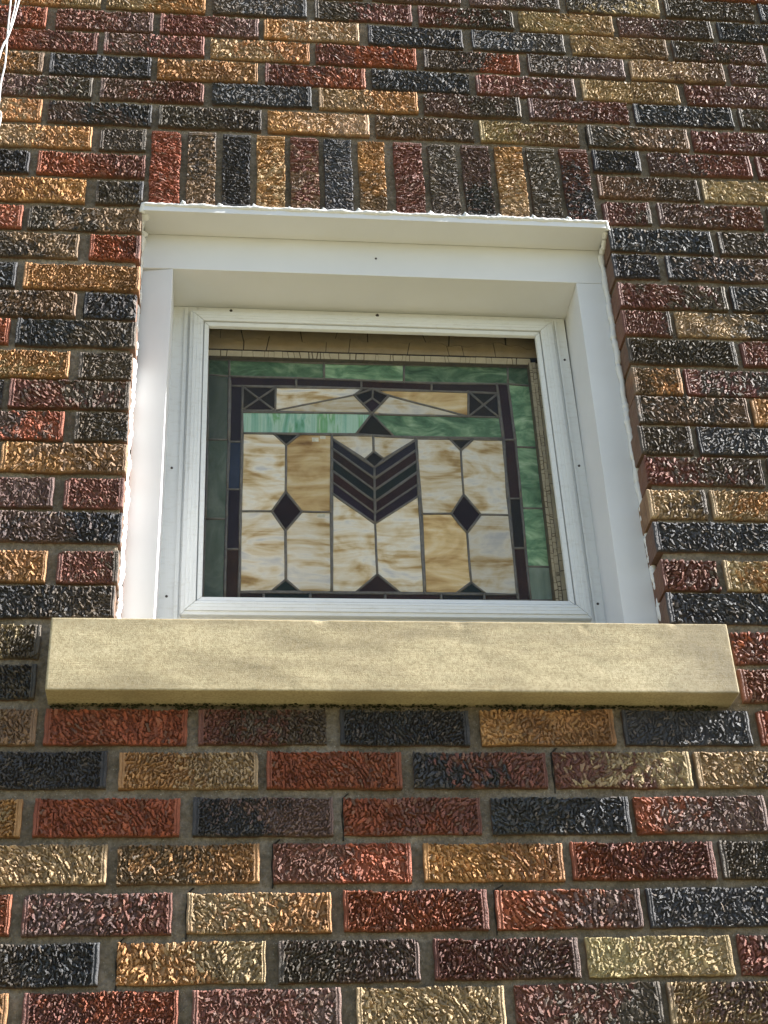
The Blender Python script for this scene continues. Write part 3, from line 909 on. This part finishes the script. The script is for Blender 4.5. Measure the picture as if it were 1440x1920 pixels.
# caulk beads
def bead(pts, r0, seed, jit=0.35, seg=9, step=3.0, squash=1.0):
    r = random.Random(seed)
    P = []
    for a, b in zip(pts[:-1], pts[1:]):
        n = max(1, int((Vector(b) - Vector(a)).length / step))
        for i in range(n):
            P.append(Vector(a).lerp(Vector(b), i / n))
    P.append(Vector(pts[-1]))
    R, Q = [], []
    s1, s2 = r.uniform(0, 9), r.uniform(0, 9)
    for i, p in enumerate(P):
        w = 0.7 * mnoise.noise(Vector((i * 0.09 + s1 * 7, s2, 0))) + 0.9 * mnoise.noise(Vector((i * 0.33 + s2 * 5, s1, 3))) + 0.5 * mnoise.noise(Vector((i * 0.8, s1, 9)))
        R.append(max(1.2, r0 * (1 + jit * w)))
        Q.append(p + Vector((math.sin(i * .3 + s2), math.sin(i * .23 + s1), math.sin(i * .37))) * r0 * .16)
    return tube(Q, R, seg, squash)
v, f = bead([(-364, 2, -560), (-362, -3, -543.5), (100, -3, -543.5), (494, -3, -543.5), (496, 2, -560)], 4.2, 1, 0.42)
g = Geo(); g.add(v, f)
# dabs squeezed up into the soldier joints
for x0, x1 in zip([s_[1] for s_ in SOLDIERS[:-1]], [s_[0] for s_ in SOLDIERS[1:]]):
    c = (x0 + x1) / 2 + random.uniform(-2, 2)
    g.add(*bead([(c - 3, -1, -542), (c, -3.5, -538 + random.uniform(-2, 3)), (c + 4, -1, -541)], random.uniform(3.2, 5.2), random.random(), 0.5, 8, 2.0))
make('caulk_bead', g.v, g.f, M_CAULK, cas, smooth=True)
v, f = bead([(-363.5, 6, -556), (-365, 50, -575), (-365, 46, -800), (-365, 40, -900), (-365, 36, -1100), (-365, 36, -1404)], 5.2, 2, 0.5, squash=2.2)
make('caulk_bead', v, f, M_CAULK, cas, smooth=True)
v, f = bead([(495.5, 6, -556), (493, 52, -575), (492.5, 53, -900), (492.5, 53, -1230), (493, 49, -1300), (494, 46, -1404)], 5.6, 3, 0.45)
make('caulk_bead', v, f, M_CAULK, cas, smooth=True)

def screw(x, y, z, parent, r=2.4):
    v = []
    for yy, q in ((y, r), (y - 1.3, r * .8)):
        for k in range(10):
            v.append((x + q * math.cos(k * math.pi / 5), yy, z + q * math.sin(k * math.pi / 5)))
    f = [(k, (k + 1) % 10, 10 + (k + 1) % 10, 10 + k) for k in range(10)] + [tuple(range(10, 20)), tuple(range(9, -1, -1))]
    return make('screw', v, f, M_SCREW, parent)
screw(65, 58, -598, cas, 2.2)

# ------------------------------------------------------------------ storm window
storm = thing('storm_sash', 'white aluminium storm sash with a clear pane over the stained glass', 'storm sash', V(66, 160, -1392))
GX0, GX1, GZ0, GZ1 = -240.0, 373.5, -1268.5, -693.0
PROFILE = [(0, 153.5), (0.8, 151.6), (8.2, 150.6), (8.6, 156), (10.0, 156), (10.4, 147.5), (15.0, 147.0), (15.4, 147.6), (16.4, 147.6), (16.8, 147.0),
           (21.4, 147.0), (21.8, 147.6), (22.8, 147.6), (23.2, 147.0), (28.0, 147.2), (28.4, 149.4), (34.3, 150.0), (34.8, 151.0), (34.8, 159.6), (0, 159.6)]
def rail(side):
    gap = 0.6
    rings = []
    for end in (0, 1):
        ring = []
        for t, y in PROFILE:
            if side == 'top':
                x = (GX0 - t + gap) if end == 0 else (GX1 + t - gap); z = GZ1 + t
            elif side == 'bottom':
                x = (GX0 - t + gap) if end == 0 else (GX1 + t - gap); z = GZ0 - t
            elif side == 'left':
                x = GX0 - t; z = (GZ0 - t + gap) if end == 0 else (GZ1 + t - gap)
            else:
                x = GX1 + t; z = (GZ0 - t + gap) if end == 0 else (GZ1 + t - gap)
            ring.append((x, y, z))
        rings.append(ring)
    n = len(PROFILE)
    v = rings[0] + rings[1]
    f = [(i, (i + 1) % n, n + (i + 1) % n, n + i) for i in range(n)] + [tuple(range(n)), tuple(range(2 * n - 1, n - 1, -1))]
    return make('sash_rail' if side in ('top', 'bottom') else 'sash_stile', v, f, M_ALU, storm)
for sd in ('top', 'bottom', 'left', 'right'):
    rail(sd)
# fixed mounting flange round the sash, with a raised rib
def flange(x0, x1, z0, z1, rib):
    g = Geo()
    g.add(*boxgeo(x0, x1, 160.2, 166, z0, z1))
    g.add(*boxgeo(*rib[0:2], 156.5, 160.0, *rib[2:4]))
    return make('mounting_flange', g.v, g.f, M_ALU, storm, bevel=0.8)
flange(-314, -262, -1391, -641, (-286, -279, -1391, -648))
flange(398, 436, -1391, -641, (415, 419, -1391, -648))
flange(-261.7, 397.7, -676, -641, (-261, 397, -654, -648))
flange(-261.7, 397.7, -1391, -1282, (-261, 397, -1318, -1312))
box('glass_pane', -249, 382, 161.5, 164.5, -1277, -684, M_GLAZE, storm)
for x, z in ((-298, -1008), (-298, -1264), (426.5, -742), (425.5, -985), (424.5, -1269)):
    screw(x, 160.2, z, storm)
screw(75, 156.5, -650.5, storm, 3.4)
screw(-200, 156.5, -650.5, storm, 3.0)

# ------------------------------------------------------------------ stained glass window in its old wooden sash
sg = thing('stained_glass_panel', 'amber, green and dark leaded stained glass panel in a cracked cream wooden sash', 'stained glass', V(66, 215, -1290))
box('top_rail', -305, 434, 200.5, 240, -707.5, -642, M_DARKWOOD, sg)
box('bottom_rail', -305, 434, 196, 240, -1391, -1278, M_DARKWOOD, sg)
box('stile', -305, -247, 196, 240, -1277.5, -716.5, M_DARKWOOD, sg)
box('stile', 372, 434, 196.6, 240, -1277.5, -727.5, M_DARKWOOD, sg)
# jamb boards and an unseen back board, added to keep light from leaking in
g = Geo()
for bx in ((-318, -307.5, 167.5, 289, -1391, -641), (437, 447, 167.5, 289, -1391, -641), (-307, 436, 167.5, 195, -654, -641), (-307, 436, 167.5, 195, -1391, -1380), (-307, 436, 240.5, 243, -1391, -641)):
    g.add(*boxgeo(*bx))
make('light_seal_lining', g.v, g.f, M_DARKWOOD, sg)


def paint_plates(name, rect, along, across, y, thick, mat, seed, vertical=False, miss=0.0, bev=0.0):
    """curled plates of old paint parted by cracks, lying on the wood"""
    r = random.Random(seed)
    x0, x1, z0, z1 = rect
    g = Geo()
    u0, u1, w0, w1 = (z0, z1, x0, x1) if vertical else (x0, x1, z0, z1)
    rows = [w0]
    while rows[-1] < w1 - across * 0.6:
        rows.append(min(w1, rows[-1] + across * r.uniform(.7, 1.4)))
    rows[-1] = w1
    nU = max(2, int((u1 - u0) / 4))
    bound = []
    for i, w in enumerate(rows):
        amp = 0 if i in (0, len(rows) - 1) else across * max(0.10, bev)
        p1, p2 = r.uniform(0, 9), r.uniform(0, 9)
        bound.append(lambda u, w=w, amp=amp, p1=p1, p2=p2: w + amp * (math.sin(u * .045 + p1) + .6 * math.sin(u * .16 + p2)))
    for a, b in zip(bound[:-1], bound[1:]):
        u = u0
        lean0 = 0.0
        while u < u1 - 1:
            e = min(u1, u + along * r.choice((.45, .7, 1.0, 1.3, 1.8)))
            if u1 - e < along * .35:
                e = u1
            lean1 = r.uniform(-2.5, 2.5) * (1 if across < 20 else 3) if e < u1 else 0
            gap = r.choice((0.3, 0.5, 0.8, 1.2)) * (1.3 if across > 20 else 1)
            gw = r.choice((0.25, 0.5, 0.9))
            if r.random() > miss:
                n = max(2, int((e - u) / 6))
                lo, hi = [], []
                for i in range(n + 1):
                    k = i / n
                    ul = u + gap + (e - u - 2 * gap) * k
                    uh = ul + lean0 * (1 - k) + lean1 * k
                    lo.append((ul, a(ul) + gw)); hi.append((uh, b(uh) - gw))
                poly = lo + hi[::-1]
                lift = r.uniform(0, .5)
                v = [(p if not vertical else (p[1], p[0]))[:1] + (y - thick - lift,) + (p if not vertical else (p[1], p[0]))[1:] for p in poly]
                v += [(q[0], y + 0.4, q[2]) for q in v]
                m_ = len(poly)
                f = [tuple(range(m_)), tuple(range(2 * m_ - 1, m_ - 1, -1))] + [(i, (i + 1) % m_, m_ + (i + 1) % m_, m_ + i) for i in range(m_)]
                g.add(v, f)
            u = e
            lean0 = lean1
    o = make(name, g.v, g.f, mat, sg)
    o['kind'] = 'stuff'
    return o
paint_plates('cracked_paint', (-300, 430, -707.5, -655), 62, 25, 200.5, 1.0, M_SHADEDPAINT, 5, False, 0.0, 0.22)
paint_plates('cracked_paint', (-247, 372, -722.5, -708), 16, 14, 203.0, 0.8, M_PALEPAINT, 6)
box('glazing_bead', -246, 372, 203.2, 213, -722.5, -708, M_BEADWOOD, sg)
def leaning(o):
    for vert in o.data.vertices:
        vert.co.x += 0.0055 * (vert.co.z - (ZO - 0.727)) / 0.55
leaning(box('glazing_bead', 365.5, 379, 193.8, 212, -1277, -723.5, M_BEADWOOD, sg))
leaning(paint_plates('cracked_paint', (365.8, 378.8, -1277, -723.5), 9, 7, 193.7, 0.6, M_PALEPAINT, 8, True))
leaning(paint_plates('cracked_paint', (379.5, 410, -1277, -723.5), 30, 12, 196.5, 0.7, M_PALEPAINT, 9, True))
paint_plates('cracked_paint', (-300, -248, -1277, -720), 24, 14, 196, 0.7, M_PALEPAINT, 10, True)

panel = bpy.data.objects.new('leaded_panel', None)
panel.empty_display_size = 0.1
panel.parent = sg
panel.location = Vector(V(66, 215, -980)) - sg.location
COL.objects.link(panel)
for x0, x1 in ((-241, -60), (-60, 120), (120, 300), (300, 367)):
    PANES.append(('G', 0.8, [(x0, -1243), (x1, -1243), (x1, -1280), (x0, -1280)]))
edges = {}
for code, tint, poly in PANES:
    n = len(poly)
    v = [(x, 215.0, z) for x, z in poly] + [(x, 218.0, z) for x, z in poly]
    f = [tuple(range(n)), tuple(range(2 * n - 1, n - 1, -1))] + [(i, (i + 1) % n, n + (i + 1) % n, n + i) for i in range(n)]
    o = make('glass_piece', v, f, M_PANE.get(code, M_DARKPANE), panel)
    if code in M_PANE:
        q = tint * random.uniform(0.93, 1.05)
        o.color = (q, q, q, 1)
    else:
        o.color = (*[c_ * random.uniform(.68, .96) for c_ in DARK[code]], 1)
    for i in range(n):
        a, b = poly[i], poly[(i + 1) % n]
        ka = tuple(sorted(((round(a[0] / 3), round(a[1] / 3)), (round(b[0] / 3), round(b[1] / 3)))))
        edges.setdefault(ka, (a, b))
g = Geo()
for (a, b) in edges.values():
    L = math.hypot(b[0] - a[0], b[1] - a[1])
    if L < 4:
        continue
    w = random.uniform(1.95, 2.4); dy = random.uniform(-.35, .35)
    n = max(2, int(L / 25))
    pts = []
    for i in range(n + 1):
        k = i / n
        jit = 0 if i in (0, n) else random.uniform(-.35, .35)
        pts.append((a[0] + (b[0] - a[0]) * k + jit, 214.6 + dy, a[1] + (b[1] - a[1]) * k + jit))
    g.add(*tube(pts, [w * random.uniform(.93, 1.07) for _ in pts], 8, 0.75))
    if random.random() < .8:
        c = b
        g.add(*tube([(c[0] - 1.6, 214.2 + dy, c[1]), (c[0] + 1.6, 214.2 + dy, c[1])], w * 1.25, 7, 0.7))
make('lead_came', g.v, g.f, M_LEAD, panel, smooth=True)
# two scraps of paper tape stuck on the panes
M_TAPE = mat_plain('paper_tape', (0.7, 0.68, 0.62), 0.7)
for x, z, w, h in [(-43.5, -901.4, 6, 4.5), (-29.7, -896.0, 5, 3.5), (-36.3, -1065.7, 7, 3.5)]:
    box('tape_scrap', x - w, x + w, 214.2, 214.7, z - h, z + h, M_TAPE, sg)

# ------------------------------------------------------------------ cables hanging at the left
CABLES = [([(-602.0999999999999, -34, 595.3), (-608.9, -34.0, 95.3), (-622.5, -34.0, -37.3), (-628.1, -34.0, -99.6), (-634.8, -34.0, -148.2), (-640.7, -34.0, -170.1), (-648.5, -34.0, -213.0), (-673.1, -34.0, -300.2), (-697.7, -34.0, -428.7), (-817.7, -34, -1328.7)], 2.0), ([(-649.8, -22, 608.0), (-647.0, -22.0, 108.0), (-641.4, -22.0, -23.6), (-639.5, -22.0, -93.4), (-637.7, -22.0, -141.5), (-635.0, -22.0, -208.3), (-637.7, -22.0, -263.5), (-636.1, -22.0, -327.3), (-638.8, -22.0, -466.9), (-758.8, -22, -1366.9)], 1.7), ([(-633.3499999999999, -28, 567.7), (-632.3, -28.0, 67.7), (-630.2, -28.0, -38.3), (-632.9, -28.0, -87.8), (-636.1, -28.0, -141.0), (-642.9, -28.0, -175.2), (-648.1, -28.0, -225.3), (-662.1, -28.0, -321.4), (-680.5, -28.0, -421.2), (-800.5, -28, -1321.2)], 1.2)]
CLAB = ['thicker white cable crossing in front at the upper left, curving out to the left', 'straight pale cable hanging nearest the bricks at the upper left corner', 'thinnest grey white cable, threaded between the two others at the upper left']
def smooth_path(p, n=10):
    out = []
    for i in range(len(p) - 1):
        p0 = p[max(0, i - 1)]; p1 = p[i]; p2 = p[i + 1]; p3 = p[min(len(p) - 1, i + 2)]
        for k in range(n):
            t = k / n
            out.append(tuple(0.5 * (2 * p1[j] + (p2[j] - p0[j]) * t + (2 * p0[j] - 5 * p1[j] + 4 * p2[j] - p3[j]) * t * t + (3 * p1[j] - p0[j] - 3 * p2[j] + p3[j]) * t ** 3) for j in range(3)))
    out.append(p[-1])
    return out
for lab, (pts, rad) in zip(CLAB, CABLES):
    v, f = tube(smooth_path(pts), rad, 10)
    o = make('cable', v, f, M_CABLE, None, smooth=True)
    o['label'] = lab
    o['category'] = 'cable'
    o['group'] = 'cables hanging at the upper left'
